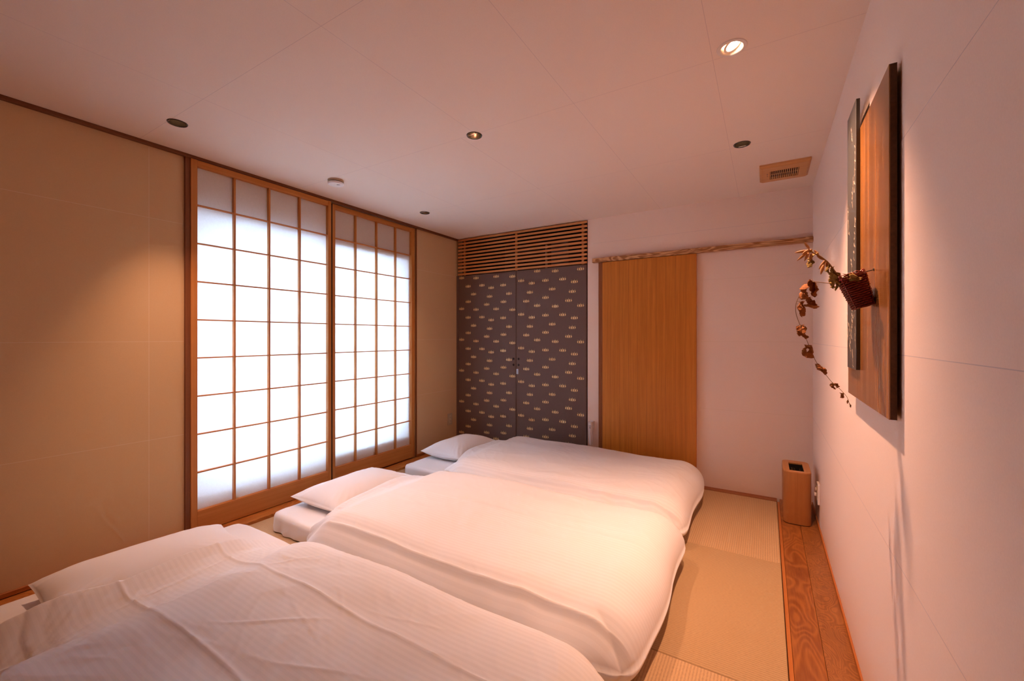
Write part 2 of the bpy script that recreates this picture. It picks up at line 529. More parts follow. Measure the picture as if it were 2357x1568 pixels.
# paper sheet joints: thin overlapping edges of the wall covering
M['joint'] = plain('paper_joint', (0.68, 0.56, 0.52), 0.9, 0.1, var=0.02)
M['joint_l'] = plain('paper_joint_light', (0.80, 0.65, 0.50), 0.9, 0.1, var=0.02)
O = bpy.data.objects
for z in (1.107, 1.617, 0.597):
    mk('paper_joint', box(XR - 0.0001, XR + 0.001, YF, YB, z - 0.0009, z + 0.0009), M['joint'], O['wall_right'])
for z in (1.114, 1.588, 0.60):
    mk('paper_joint', box(-0.44, XR, YB - 0.0001, YB + 0.001, z - 0.0009, z + 0.0009), M['joint_l'], O['wall_back'])
mk('paper_joint', box(-1.30, XR, YB - 0.0001, YB + 0.001, 1.972, 1.9735), M['joint'], O['wall_back'])
for z in (1.125, 0.597, 1.79):
    mk('paper_joint', box(XL - 0.001, XL + 0.0001, YF, SY0 - 0.013, z - 0.001, z + 0.001), M['joint_l'], O['wall_left'])
    mk('paper_joint', box(XL - 0.001, XL + 0.0001, SY1 + 0.011, YB - 0.01, z - 0.001, z + 0.001), M['joint_l'], O['wall_left'])
mk('paper_joint', box(XL - 0.001, XL + 0.0001, 0.914, 0.916, 0.043, H - 0.017), M['joint_l'], O['wall_left'])
for y in (0.868, 1.736, 2.604):
    mk('paper_joint', box(XK, XR, y - 0.0008, y + 0.0008, H - 0.0001, H + 0.001), M['joint'], O['ceiling'])
for x, y0, y1 in ((-0.73, YF, YB), (-1.27, YF, 1.736), (-1.36, 1.736, YB), (-0.17, YF, YB), (-2.1, YF, YB)):
    mk('paper_joint', box(x - 0.0008, x + 0.0008, y0, y1, H - 0.0001, H + 0.001), M['joint'], O['ceiling'])

# ================================================================== closet doors, grille, sliding door
TILE = [(-2.758, 1.774), (-2.57, 1.76), (-2.32, 1.758), (-2.13, 1.744), (-2.671, 1.68), (-2.495, 1.68), (-2.38, 1.648), (-2.237, 1.666),
        (-2.601, 1.595), (-2.4, 1.561), (-2.169, 1.578), (-2.67, 1.519), (-2.436, 1.481), (-2.233, 1.5),
        (-2.03, 1.695), (-1.913, 1.663), (-1.934, 1.577), (-1.974, 1.494)]
def motif(cx, cz, y, x0, x1):
    """one printed motif: two half discs back to back between two crescents, three fine sprouts above"""
    polys = []
    def lens(side, a, b_, r0, r1, hh):
        # crescent between two arcs, side = -1 or 1
        n = 7; out, inn = [], []
        for k in range(n):
            t = -1 + 2 * k / (n - 1)
            out.append((side * (a + (r1) * (1 - t * t) ** 0.5 * 1.0), t * hh))
            inn.append((side * (a + (r0) * (1 - t * t) ** 0.5 * 1.0), t * hh))
        return out + inn[::-1]
    for sd in (-1, 1):
        polys.append(lens(sd, 0.0034, 0, 0.0, 0.0125, 0.0138))
        polys.append(lens(sd, 0.0165, 0, 0.0075, 0.0165, 0.0125))
        polys.append([(sd * 0.024, 0.0125), (sd * 0.0255, 0.0125), (sd * 0.0295, 0.0205), (sd * 0.0285, 0.0205)])
    polys.append([(-0.001, 0.012), (0.001, 0.012), (0.0008, 0.0225), (-0.0008, 0.0225)])
    V, F = [], []
    for p in polys:
        n0 = len(V)
        for px, pz in p: V.append((min(max(cx + px, x0), x1), y, cz + pz))
        for px, pz in p: V.append((min(max(cx + px, x0), x1), y + 0.0004, cz + pz))
        n = len(p)
        F.append(tuple(n0 + i for i in range(n)))
        for i in range(n):
            F.append((n0 + i, n0 + n + i, n0 + n + (i + 1) % n, n0 + (i + 1) % n))
    return np.array(V), F
def closet_door(idx, x0, x1, hx, lab):
    d = empty('door_%d' % idx, ((x0 + x1) / 2, YB - 0.002, 0.01), kind='structure')
    props(d, label=lab)
    mk('door_panel', box(x0, x1, YB - 0.004, YB + 0.024, 0.01, GZ - 0.004, 0.0012), M['closet'], d)
    ms = []
    for ix in (0, 1):
        for iz in range(-1, 6):
            for tx, tz in TILE:
                X, Z = tx + 0.903 * ix, tz - 0.3265 * iz
                if x0 - 0.02 < X < x1 + 0.02 and 0.03 < Z < GZ - 0.022:
                    ms.append(motif(X, Z, YB - 0.0045, x0, x1))
    props(mk('gold_print', join(*ms), M['gold'], d), kind='stuff')
    for z in (0.936, 0.877):
        V, F = lathe([(0.0115, -0.0012), (0.0115, 0.0), (0.009, 0.0006)], (0, 0, 0), 20, True)
        V = np.stack([V[:, 0] + hx, -V[:, 2] + YB - 0.0042, V[:, 1] + z], 1)
        mk('finger_hole', (V, F), M['black'], d)
    return d
closet_door(1, XL + 0.032, -2.0892, -2.116, 'dark brown gold printed closet door beside the window wall')
d2 = closet_door(2, -2.0848, -1.362, -2.059, 'dark brown gold printed closet door beside the pale wall strip')
st = mk('sticker', box(-2.083, -2.062, YB - 0.0055, YB - 0.004, 0.789, 0.838, 0.0004), M['sticker'], d2)
mk('sticker_marks', join(*[box(-2.0775 + 0.001, -2.0675, YB - 0.0058, YB - 0.0055, z, z + h) for z, h in ((0.826, 0.004), (0.815, 0.007), (0.805, 0.005), (0.795, 0.006))]), M['sticker_ink'], st)
struct('trim_6', box(XL, XL + 0.030, YB - 0.006, YB + 0.02, 0.008, GZ - 0.002), M['closet'])

gr = empty('slat_grille', ((XL + CX1) / 2, YB - 0.01, GZ), 'cedar grille of eleven horizontal slats above the dark closet doors', 'grille')
for k in range(11):
    z = 1.812 + (2.170 - 1.812) * k / 10
    mk('slat', box(XL + 0.03, CX1 - 0.002, YB - 0.018, YB - 0.004, z - 0.0092, z + 0.0092, 0.001), M['slat'], gr, loc=((XL + CX1) / 2, YB - 0.01, z))
for x in (-2.722, -2.088, -1.397):
    mk('batten', box(x - 0.010, x + 0.010, YB - 0.004, YB + 0.012, GZ, 2.182), M['batten'], gr)
ac = empty('air_conditioner', (-1.95, YB + 0.33, GZ - 0.03), 'dark grey air conditioner hidden behind the cedar slat grille', 'air conditioner')
mk('casing', box(-2.35, -1.50, YB + 0.2, YB + 0.5, GZ - 0.029, 2.12, 0.02, 3), M['ac'], ac)
mk('intake_panel', box(-1.80, -1.62, YB + 0.185, YB + 0.2, GZ + 0.05, 2.08, 0.004), M['ac2'], ac)
mk('top_louvre', box(-2.30, -1.86, YB + 0.185, YB + 0.2, 2.07, 2.09, 0.003), M['ac2'], ac)
mk('side_clip', box(-1.865, -1.845, YB + 0.185, YB + 0.2, GZ + 0.02, 2.06, 0.002), M['beige'], ac)

dr = empty('door_3', (-0.826, YB - 0.02, 0.008), 'flush sliding door of teak veneer hung under the lintel', kind='structure')
mk('door_panel', box(-1.205, -0.458, YB - 0.034, YB - 0.006, 0.010, 1.793, 0.0012), M['door'], dr)
xs = np.linspace(-1.205, -0.458, 11)
mk('veneer_joints', join(*[box(x - 0.0007, x + 0.0007, YB - 0.0342, YB - 0.033, 0.012, 1.79) for x in xs[1:-1]]), M['jamb'], dr)
mk('closing_edge', box(-1.224, -1.2055, YB - 0.026, YB - 0.004, 0.010, 1.793, 0.001), M['jamb'], dr)

# ================================================================== shoji screens
def shoji(lab, y0, y1, xf, st_l, st_r, vx):
    z0, z1 = 0.022, H - 0.018
    pz0, pz1 = 0.1445, 2.1336
    s = empty('shoji_screen', (xf - 0.015, (y0 + y1) / 2, z0), lab, 'shoji screen', 'paper screens in the window bay')
    xb = xf - 0.030
    mk('stile', box(xb, xf, y0, y0 + st_l, z0, z1, 0.0012), M['shoji'], s)
    mk('stile', box(xb, xf, y1 - st_r, y1, z0, z1, 0.0012), M['shoji'], s)
    mk('top_rail', box(xb, xf - 0.001, y0 + st_l, y1 - st_r, pz1, z1 - 0.001, 0.001), M['shoji_h'], s)
    mk('bottom_rail', box(xb, xf - 0.001, y0 + st_l, y1 - st_r, z0, pz0, 0.001), M['shoji_h'], s)
    a, bq = y0 + st_l, y1 - st_r
    ys = [a - 0.004] + list(vx) + [bq + 0.004]
    zs = [pz0 - 0.006] + [pz0 + (pz1 - pz0) * k / 9 for k in range(1, 9)] + [pz1 + 0.006]
    for i in range(4):
        for k in range(9):
            mk('paper_pane', box(xb + 0.002, xb + 0.0026, ys[i], ys[i + 1], zs[k], zs[k + 1]), M['paper'], s)
    for k in range(1, 9):
        z = pz0 + (pz1 - pz0) * k / 9
        mk('horizontal_muntin', box(xb + 0.003, xf - 0.008, a, bq, z - 0.0038, z + 0.0038, 0.0006), M['shoji_h'], s)
    for y in vx:
        mk('vertical_muntin', box(xb + 0.003, xf - 0.005, y - 0.0055, y + 0.0055, pz0, pz1, 0.0006), M['shoji'], s)
    return s
XS = XL + 0.026
shoji('paper shoji screen nearer the camera, beside the tan wall panel', SY0 + 0.012, 1.9985, XS, 0.032, 0.026, (1.330, 1.542, 1.754))
s2 = shoji('paper shoji screen farther away, nearest the dark closet', 1.984, SY1 - 0.004, XS - 0.0315, 0.072, 0.042, (2.250, 2.464, 2.678))
mk('gap_shade_strip', box(XS - 0.0313, XS - 0.0305, 1.986, 2.0295, 0.03, H - 0.02), M['void'], s2)  # near-black strip paints in the shade of the step between the screens

# ================================================================== lamps
def downlight(key, label, white=False, watts=20, size=95, blend=0.6, aim=(0, 0, -1), bulb_r=0.02, col=LAMP_COL, depth=0.055, rad=0.022):
    x, y, r = LAMPS[key]
    t = empty('downlight', (x, y, H), label, 'downlight', 'recessed ceiling lamps')
    R = r
    ring = M['ring_w'] if white else M['ring_k']
    mk('trim_ring', lathe([(R - 0.0005, 0.012), (R - 0.0005, -0.0015), (R + 0.002, -0.004), (R + (0.012 if white else 0.003), -0.003), (R + (0.0135 if white else 0.0045), 0.0)], (x, y, H), 40), ring, t, True, auto=40)
    mk('reflector', lathe([(R - 0.001, 0.0), (R * 0.93, 0.012), (R * 0.80, depth * 0.6), (R * 0.66, depth), (0.0008, depth + 0.002)], (x, y, H), 40), M['cup_w'] if white else M['refl'], t, True, auto=40)
    if white:
        c, s = math.cos(0.42), math.sin(0.42)
        def tilt(vf):
            V, F = vf; V = V - np.array([x, y, H + 0.02])
            V = np.stack([V[:, 0] * c - V[:, 2] * s, V[:, 1], V[:, 0] * s + V[:, 2] * c], 1)
            return V + np.array([x, y, H + 0.02]), F
        mk('lamp_collar', tilt(lathe([(R * 0.88, -0.012), (R * 0.90, -0.016), (R * 0.70, -0.016), (R * 0.60, -0.004)], (x, y, H + 0.022), 36)), M['ring_w'], t, True, auto=40)
        mk('lamp', tilt(lathe([(R * 0.62, -0.006), (R * 0.45, -0.010), (0.0005, -0.011)], (x, y, H + 0.022), 32)), M['bulb2'], t, True)
    else:
        mk('lamp', lathe([(bulb_r, 0.0), (bulb_r * 0.8, -0.006), (bulb_r * 0.4, -0.009), (0.0005, -0.010)], (x, y, H + depth - 0.001), 24), M['bulb'], t, True)
    ld = bpy.data.lights.new('lamp_light', 'SPOT')
    ld.energy = watts; ld.color = col
    ld.spot_size = math.radians(size); ld.spot_blend = blend
    ld.shadow_soft_size = rad
    lo = bpy.data.objects.new('lamp_light', ld)
    COL.objects.link(lo)
    lo.parent = t
    lo.location = (0, 0, -0.012 if white else 0.012)
    lo.rotation_euler = Vector(aim).to_track_quat('-Z', 'Y').to_euler()
    return t
downlight('spot', 'lit white ringed adjustable spotlight in the ceiling before the plank picture', True, 100, 88, 1.0, (0.20, 0.06, -1), rad=0.016)
downlight('mid', 'lit black ringed downlight over the middle bed', False, 88, 72, 1.0, depth=0.032, bulb_r=0.017)
downlight('head_near', 'black ringed downlight above the pillow of the nearest bed', False, 46, 66, 1.0, (-0.05, 0.12, -1))
downlight('head_far', 'black ringed downlight near the corner above the farthest pillow', False, 15, 74, 1.0, bulb_r=0.018)
downlight('door', 'black ringed downlight beside the wooden ceiling vent', False, 33, 74, 1.0)

# ================================================================== futons, pillows, duvets
MT = 0.105    # top of the futon
def P(t):
    t = min(max(t, 0.0), 1.0)
    return math.sqrt(max(0.0, 1 - (1 - t) ** 2))

class Pillow:
    def __init__(s, cx, cy, d, w, rot, zc, T, seed):
        s.cx, s.cy, s.d, s.w, s.rot, s.zc, s.T, s.seed = cx, cy, d, w, rot, zc, T, seed
        s.c, s.s = math.cos(rot), math.sin(rot)
    def fwd(s, u, v):
        x = s.d / 2 * u * (1 - 0.075 * (1 - v * v)); y = s.w / 2 * v * (1 - 0.05 * (1 - u * u))
        return s.cx + x * s.c - y * s.s, s.cy + x * s.s + y * s.c
    def prof(s, u, v):
        a = max(0.0, 1 - abs(u) ** 2.4) * max(0.0, 1 - abs(v) ** 3.0)
        return a ** 0.55
    def top(s, x, y):
        dx, dy = x - s.cx, y - s.cy
        u = (dx * s.c + dy * s.s) / (s.d / 2); v = (-dx * s.s + dy * s.c) / (s.w / 2)
        if abs(u) >= 1 or abs(v) >= 1: return 0.0
        return s.zc + s.T * s.prof(u, v)
    def mesh(s):
        N, K = 64, 84
        V, F = [], []
        def cl(t): return 0.55 * t + 0.45 * math.sin(t * math.pi / 2)
        for side in (1, -1):
            for i in range(N + 1):
                for j in range(K + 1):
                    u, v = cl(-1 + 2 * i / N), cl(-1 + 2 * j / K)
                    x, y = s.fwd(u, v)
                    p = s.prof(u, v)
                    cor = (abs(u) * abs(v)) ** 1.5
                    ed = max(abs(u), abs(v)) ** 6
                    w1 = n3(x * 9 + s.seed, y * 9, s.seed) * 0.007 * (0.3 + ed) + 0.003 * (1 - abs(n3(x * 14, y * 8 + s.seed, 3))) ** 4 * cor
                    ang = math.atan2(v, u)
                    w2 = math.sin(ang * 40 + 5 * n3(x * 5, y * 5, s.seed)) * 0.0035 * cor
                    if side > 0: z = s.zc + s.T * p + (w1 + w2) * min(1, p * 4)
                    else: z = s.zc - (s.zc - MT - 0.004) * min(1.0, p * 1.6) * 1.0
                    z += 0.012 * cor * (1 if u < 0 else 0.2)
                    V.append((x, y, z))
        n = (N + 1) * (K + 1)
        for i in range(N):
            for j in range(K):
                a = i * (K + 1) + j
                F.append((a, a + K + 1, a + K + 2, a + 1))
                F.append((n + a, n + a + 1, n + a + K + 2, n + a + K + 1))
        # sewn edge
        def ring(i, j): return i * (K + 1) + j
        loop = [ring(i, 0) for i in range(N)] + [ring(N, j) for j in range(K)] + [ring(i, K) for i in range(N, 0, -1)] + [ring(0, j) for j in range(K, 0, -1)]
        for k in range(len(loop)):
            a, b_ = loop[k], loop[(k + 1) % len(loop)]
            F.append((a, b_, n + b_, n + a))
        return np.array(V), F

def futon(y0, y1, x0, x1, label, seed):
    t = empty('futon', ((x0 + x1) / 2, (y0 + y1) / 2, 0.0), label, 'futon', 'futons laid side by side on the tatami')
    mk('pad', box(x0 + 0.05, x1 - 0.05, y0 + 0.05, y1 - 0.05, 0.001, MT - 0.016, 0.02, 3), M['pad'], t, True, auto=60)
    # sheet: draped shell with a loose, folded hem
    N, K = 110, 70
    V, F = [], []
    def cl(q): return 0.45 * q + 0.55 * math.sin(q * math.pi / 2)
    hx, hy, cx, cyy = (x1 - x0) / 2, (y1 - y0) / 2, (x0 + x1) / 2, (y0 + y1) / 2
    rows = []
    for i in range(N + 1):
        for j in range(K + 1):
            u, v = cl(-1 + 2 * i / N), cl(-1 + 2 * j / K)
            m_ = max(abs(u), abs(v), 1e-4); u, v = (u, v) if m_ > 1e-4 else (1e-4, 1e-4); n_ = 26
            k_ = 1.0 / ((abs(u / m_) ** n_ + abs(v / m_) ** n_) ** (1 / n_))
            k_ = 1 + (k_ - 1) * m_ ** 4
            x, y = cx + hx * u * k_ * 0.985, cyy + hy * v * k_ * 0.97
            d = min(hx * (1 - abs(u)), hy * (1 - abs(v)))
            z = MT - 0.020 * (1 - P(d / 0.028)) + 0.0035 * n3(x * 6, y * 6, seed) + 0.0015 * n3(x * 20, y * 20, seed)
            V.append((x, y, z))
    def idx(i, j): return i * (K + 1) + j
    for i in range(N):
        for j in range(K):
            F.append((idx(i, j), idx(i + 1, j), idx(i + 1, j + 1), idx(i, j + 1)))
    loop = [idx(i, 0) for i in range(N)] + [idx(N, j) for j in range(K)] + [idx(i, K) for i in range(N, 0, -1)] + [idx(0, j) for j in range(K, 0, -1)]
    prev = loop
    L = len(loop)
    S = 0.0
    arc = [0.0]
    for k in range(1, L):
        S += math.hypot(V[loop[k]][0] - V[loop[k - 1]][0], V[loop[k]][1] - V[loop[k - 1]][1]); arc.append(S)
    for r in range(1, 8):
        f = r / 7
        cur = []
        for k in range(L):
            a = V[loop[k]]
            nx, ny = a[0] - cx, a[1] - cyy
            # outward normal of the rounded rectangle
            ex, ey = (abs(nx) / hx) ** 12 * math.copysign(1, nx), (abs(ny) / hy) ** 12 * math.copysign(1, ny)
            l = math.hypot(ex, ey) or 1
            fold = math.sin(arc[k] * 60 + 4 * n3(arc[k] * 4, seed, 0)) * (0.4 + n3(arc[k] * 5, seed, 3))
            out = 0.009 * fold * f + 0.004 * math.sin(f * math.pi * 0.6)
            zb = 0.007 + 0.004 * n3(arc[k] * 9, seed, 5)
            V.append((a[0] + ex / l * out, a[1] + ey / l * out, a[2] + (zb - a[2]) * f))
            cur.append(len(V) - 1)
        for k in range(L):
            q = (k + 1) % L
            F.append((prev[k], cur[k], cur[q], prev[q]))
        prev = cur
    mk('sheet', (np.array(V), F), M['linen'], t, True)
    return t

def duvet(label, x0, x1, y0, y1, pil, fut, seed, top, relief, N=210, K=130, ramp_len=0.42, skew=0.0):
    """puffed quilt: top surface, rolled edges and underside that rests on futon and pillow"""
    fx0, fx1, fy0, fy1 = fut
    hx, hy, cx, cyy = (x1 - x0) / 2, (y1 - y0) / 2, (x0 + x1) / 2, (y0 + y1) / 2
    def cl(q): return 0.5 * q + 0.5 * math.sin(q * math.pi / 2)
    def sup(x, y):
        d = min(x - fx0, fx1 - x, y - fy0, fy1 - y)
        z = 0.022 + (MT + 0.006 - 0.022) * sst((d + 0.045) / 0.05)
        best = 0.0
        if x < pil.cx + 0.62:
            for k in range(13):
                q = k * 0.03
                dr = 0.010 - 0.30 * q - 0.55 * q * q
                for sy, dz in ((0, 0.0), (-0.05, 0.022), (0.05, 0.022), (-0.11, 0.055), (0.11, 0.055), (-0.17, 0.092), (0.17, 0.092)):
                    p = pil.top(x - q, y + sy)
                    if p: best = max(best, p + dr - dz)
        return max(z, best)
    T, B = [], []
    for i in range(N + 1):
        for j in range(K + 1):
            u, v = cl(-1 + 2 * i / N), cl(-1 + 2 * j / K)
            m_ = max(abs(u), abs(v), 1e-4); u, v = (u, v) if m_ > 1e-4 else (1e-4, 1e-4); n_ = 12
            k_ = 1.0 / ((abs(u / m_) ** n_ + abs(v / m_) ** n_) ** (1 / n_))
            k_ = 1 + (k_ - 1) * m_ ** 5
            x, y = cx + hx * u * k_, cyy + hy * v * k_
            ed = m_ ** 8
            x += 0.018 * n3(y * 3.1 + seed, seed * 1.7, 2) * ed
            y += 0.016 * n3(x * 2.6 + seed * 2, seed, 4) * ed
            if skew: x -= skew * sst((0.62 - y) / 0.45) * (1 - sst((x - x0) / 0.5))
            dh, df = hx * (1 + u), hx * (1 - u)
            d0, d1 = hy * (1 + v), hy * (1 - v)
            body = sst((x - x0 + 0.03) / ramp_len)
            rs = 0.05 + 0.10 * body
            h = P(dh / 0.04) * P(df / 0.17) * P(d0 / rs) * P(d1 / rs)
            h2 = P(dh / 0.03) * P(df / 0.10) * P(d0 / 0.06) * P(d1 / 0.06)
            sp = sup(x, y)
            zeq = (sp + 0.007) * (1 - body) + 0.095 * body
            zt = sp + 0.018 + max(0.0, top - 0.02 - sp) * body
            zt = max(zt, zeq + 0.01)
            rel = relief(x, y, x0, body) * min(1.0, h * 1.1)
            z = zeq + (zt - zeq) * h + rel
            T.append((x, y, max(z, sp + 0.006 * h2)))
            zq = zeq + (sp - zeq) * h2
            if fx0 - 0.01 < x < fx1 + 0.01 and fy0 - 0.01 < y < fy1 + 0.01: zq = max(zq, sp)
            T[-1] = (x, y, max(T[-1][2], zq + 0.004 * h2)); B.append((x, y, zq))
    V = np.array(T + B); F = []
    n = (N + 1) * (K + 1)
    def idx(i, j): return i * (K + 1) + j
    for i in range(N):
        for j in range(K):
            a, b_, c_, d_ = idx(i, j), idx(i + 1, j), idx(i + 1, j + 1), idx(i, j + 1)
            F.append((a, b_, c_, d_)); F.append((n + a, n + d_, n + c_, n + b_))
    loop = [idx(i, 0) for i in range(N)] + [idx(N, j) for j in range(K)] + [idx(i, K) for i in range(N, 0, -1)] + [idx(0, j) for j in range(K, 0, -1)]
    for k in range(len(loop)):
        a, b_ = loop[k], loop[(k + 1) % len(loop)]
        F.append((b_, a, n + a, n + b_))
    o = mk('duvet', (V, F), M['duvet'], None, True)
    return props(o, label, 'duvet', 'white duvets on the three futons')

def ridge(d, w): return math.exp(-abs(d) / w)
def broad(x, y, s):
    return 0.020 * n3(x * 1.7 + s, y * 2.2, s) + 0.011 * n3(x * 2.6 + y * 1.5, y * 6.5 - x * 1.6 + s, s + 1)
def crumple(x, y, s):
    a = n3(x * 4.0 + s, y * 13 + 2 * n3(x * 3, y * 3, s), s)
    b_ = n3(x * 11 + y * 9, y * 5 - x * 3, s + 2)
    return 0.0024 * (1 - abs(a)) ** 3 + 0.0018 * (1 - abs(b_)) ** 6

def rel_near(x, y, x0, body):
    r = broad(x, y, 3.1) * body + crumple(x, y, 4.4)
    y1 = 0.578 + 0.012 * n3(x * 4, 1.0, 3); y2 = 0.905 + 0.012 * n3(x * 4, 6.0, 3)
    r += 0.0075 * ridge(y - y1, 0.0065) * (0.4 + 0.6 * sst((x + 2.2) / 0.2))
    r += 0.0065 * ridge(y - y2, 0.0070)
    xt = -1.93 + 0.02 * n3(y * 4, 2.0, 8)
    r += 0.005 * ridge(x - xt, 0.008) - 0.016 * math.exp(-((x + 1.99) / 0.07) ** 2) * (1 - abs(y - 0.7) ** 2)
    # short diagonal pulls in the cloth
    for (px, py, ang, ln, am) in ((-1.35, 0.74, 0.5, 0.22, 0.004), (-1.25, 0.80, -0.4, 0.18, 0.003), (-1.05, 0.70, 0.25, 0.25, 0.004), (-0.95, 0.98, 0.1, 0.2, 0.003), (-1.62, 0.99, 0.7, 0.12, 0.003), (-1.75, 0.72, 1.2, 0.2, 0.003)):
        c, s = math.cos(ang), math.sin(ang)
        a = (x - px) * c + (y - py) * s; b_ = -(x - px) * s + (y - py) * c
        if abs(a) < ln and abs(b_) < 0.06:
            r += am * ridge(b_ - 0.02 * math.sin(a * 9), 0.0055) * (1 - (a / ln) ** 2)
    return r
def rel_mid(x, y, x0, body):
    r = broad(x, y, 8.3) * body * 0.9 + crumple(x, y, 9.4) * 0.7
    yr = 1.328 + 0.010 * n3(x * 3, 4.0, 1)
    r += (0.012 * ridge(y - yr, 0.007) - 0.010 * sst((yr - y) / 0.02)) * sst((x + 2.0) / 0.25) + 0.003 * ridge(y - 1.83 - 0.03 * n3(x * 2, 3, 3), 0.02)
    if y < 1.36: r += 0.006 * math.sin(x * 24 + 3 * n3(x * 4, y * 4, 2)) * sst((1.36 - y) / 0.05) * sst((x + 1.2) / 0.6)
    return r
def rel_far(x, y, x0, body):
    r = broad(x, y, 14.3) * body * 0.9 + crumple(x, y, 15.4) * 1.1
    yr = 2.428 + 0.010 * n3(x * 3, 9.0, 1)
    r += (0.012 * ridge(y - yr, 0.007) - 0.010 * sst((yr - y) / 0.02)) * sst((x + 1.7) / 0.4)
    if y < 2.44: r += 0.008 * math.sin(x * 34 + 4 * n3(x * 5, y * 4, 7)) * sst((2.44 - y) / 0.05) * sst((x + 1.3) / 0.5)
    r += 0.004 * ridge(x + 1.93 + 0.02 * n3(y * 5, 1, 1), 0.012)
    return r

PIL = [Pillow(-2.235, 0.735, 0.43, 0.66, -0.085, 0.165, 0.092, 1.3),
       Pillow(-2.310, 1.845, 0.43, 0.66, 0.02, 0.150, 0.080, 5.7),
       Pillow(-2.340, 3.000, 0.43, 0.62, 0.02, 0.155, 0.092, 9.1)]
FUT = [(-2.58, -0.42, 0.27, 1.262), (-2.545, -0.42, 1.375, 2.358), (-2.56, -0.42, 2.455, 3.37)]
DUV = [(-2.06, -0.345, 0.0, 1.240), (-2.105, -0.335, 1.266, 2.335), (-2.12, -0.37, 2.362, 3.40)]
futon(FUT[0][2], FUT[0][3], FUT[0][0], FUT[0][1], 'white sheeted futon of the bed nearest the camera', 1.0)
futon(FUT[1][2], FUT[1][3], FUT[1][0], FUT[1][1], 'white sheeted futon of the middle bed', 2.0)
futon(FUT[2][2], FUT[2][3], FUT[2][0], FUT[2][1], 'white sheeted futon of the bed beside the closet', 3.0)
for p, lb in zip(PIL, ('large white pillow on the bed nearest the camera', 'white pillow on the middle bed in front of the screens', 'white pillow on the farthest bed by the closet')):
    o = mk('pillow', p.mesh(), M['linen'], None, True)
    props(o, lb, 'pillow', 'white pillows at the bed heads')
duvet('white striped creased duvet on the bed nearest the camera', *DUV[0], PIL[0], FUT[0], 1.0, 0.250, rel_near, 320, 300, 0.42, 0.23)
duvet('white striped duvet on the middle bed, brightest under the lamp', *DUV[1], PIL[1], FUT[1], 2.0, 0.252, rel_mid, 260, 230, 0.27)
duvet('white striped duvet on the farthest bed in front of the closet', *DUV[2], PIL[2], FUT[2], 3.0, 0.255, rel_far, 240, 200, 0.27)

# ================================================================== waste bin
def rrect(x0, x1, y0, y1, r, n=8):
    out = []
    for cx, cy_, a0 in ((x1 - r, y1 - r, 0), (x0 + r, y1 - r, 90), (x0 + r, y0 + r, 180), (x1 - r, y0 + r, 270)):
        for k in range(n + 1):
            a = math.radians(a0 + 90 * k / n)
            out.append((cx + r * math.cos(a), cy_ + r * math.sin(a)))
    return out
def loft(rings, cap0=False, cap1=False):
    n = len(rings[0]); V = [p for r in rings for p in r]; F = []
    for k in range(len(rings) - 1):
        for i in range(n):
            j = (i + 1) % n
            F.append((k * n + i, k * n + j, (k + 1) * n + j, (k + 1) * n + i))
    if cap0: F.append(tuple(range(n))[::-1])
    if cap1: F.append(tuple((len(rings) - 1) * n + i for i in range(n)))
    return np.array(V), F
bx0, bx1, by0, by1, bh = 0.092, 0.237, 3.092, 3.37, 0.325
t = empty('waste_bin', ((bx0 + bx1) / 2, (by0 + by1) / 2, 0.0005), 'slim rounded wood veneer waste bin in the corner', 'waste bin')
R = lambda d, z, r: [(x, y, z) for x, y in rrect(bx0 + d, bx1 - d, by0 + d, by1 - d, r)]
mk('base', loft([R(0.003, 0.0005, 0.035), R(0.003, 0.006, 0.035)], True, True), M['black'], t)
mk('body', loft([R(0, 0.005, 0.038), R(0, bh - 0.008, 0.038), R(0.0008, bh - 0.008, 0.037)]), M['bin'], t, True, auto=40)
ix0, ix1, iy0, iy1 = bx0 + 0.034, bx1 - 0.036, by0 + 0.030, by1 - 0.062
inn = lambda z, r=0.004: [(x, y, z) for x, y in rrect(ix0, ix1, iy0, iy1, r)]
mk('rim', loft([R(0.0, bh - 0.008, 0.038), R(0.0, bh - 0.002, 0.038), R(0.002, bh, 0.036), inn(bh), inn(bh - 0.008)]), M['bin_top'], t, True, auto=30)
mk('liner', loft([inn(bh - 0.008), inn(bh - 0.2, 0.02)], False, True), M['black'], t)
folds = []
for k in range(7):
    x = ix0 + (ix1 - ix0) * (0.2 + 0.09 * k); y = iy0 + 0.03 + 0.02 * random.random()
    folds.append(tube([(x, y, bh - 0.03), (x + 0.02 * (random.random() - 0.5), y + 0.07, bh - 0.06), (x + 0.03 * (random.random() - 0.5), iy1 - 0.01, bh - 0.03)], 0.0012, 5))
mk('bag_folds', join(*folds), plain('bag_film', (0.09, 0.06, 0.03), 0.25, 0.6), t)

# ================================================================== small fittings
v = empty('ceiling_vent', (0.095, 3.095, H), 'wood framed ceiling vent with narrow ribs near the corner', 'vent')
x0, x1, y0, y1 = -0.034, 0.226, 2.950, 3.245
gx0, gx1, gy0, gy1 = 0.022, 0.172, 3.035, 3.185
def fr(a, b_, c, d, z, r=0.006): return [(x, y, z) for x, y in rrect(a, b_, c, d, r, 4)]
mk('frame', loft([fr(x0, x1, y0, y1, H), fr(x0, x1, y0, y1, H - 0.010), fr(x0 + 0.012, x1 - 0.012, y0 + 0.014, y1 - 0.014, H - 0.020), fr(gx0, gx1, gy0, gy1, H - 0.020, 0.002), fr(gx0, gx1, gy0, gy1, H - 0.004, 0.002)]), M['vent'], v)
mk('dark_duct', box(gx0, gx1, gy0, gy1, H - 0.005, H - 0.001), M['void'], v)
for k in range(14):
    x = gx0 + (gx1 - gx0) * (k + 0.5) / 14
    mk('rib', box(x - 0.0024, x + 0.0024, gy0, gy1, H - 0.019, H - 0.008), M['vent_rib'], v, loc=(x, (gy0 + gy1) / 2, H - 0.019))
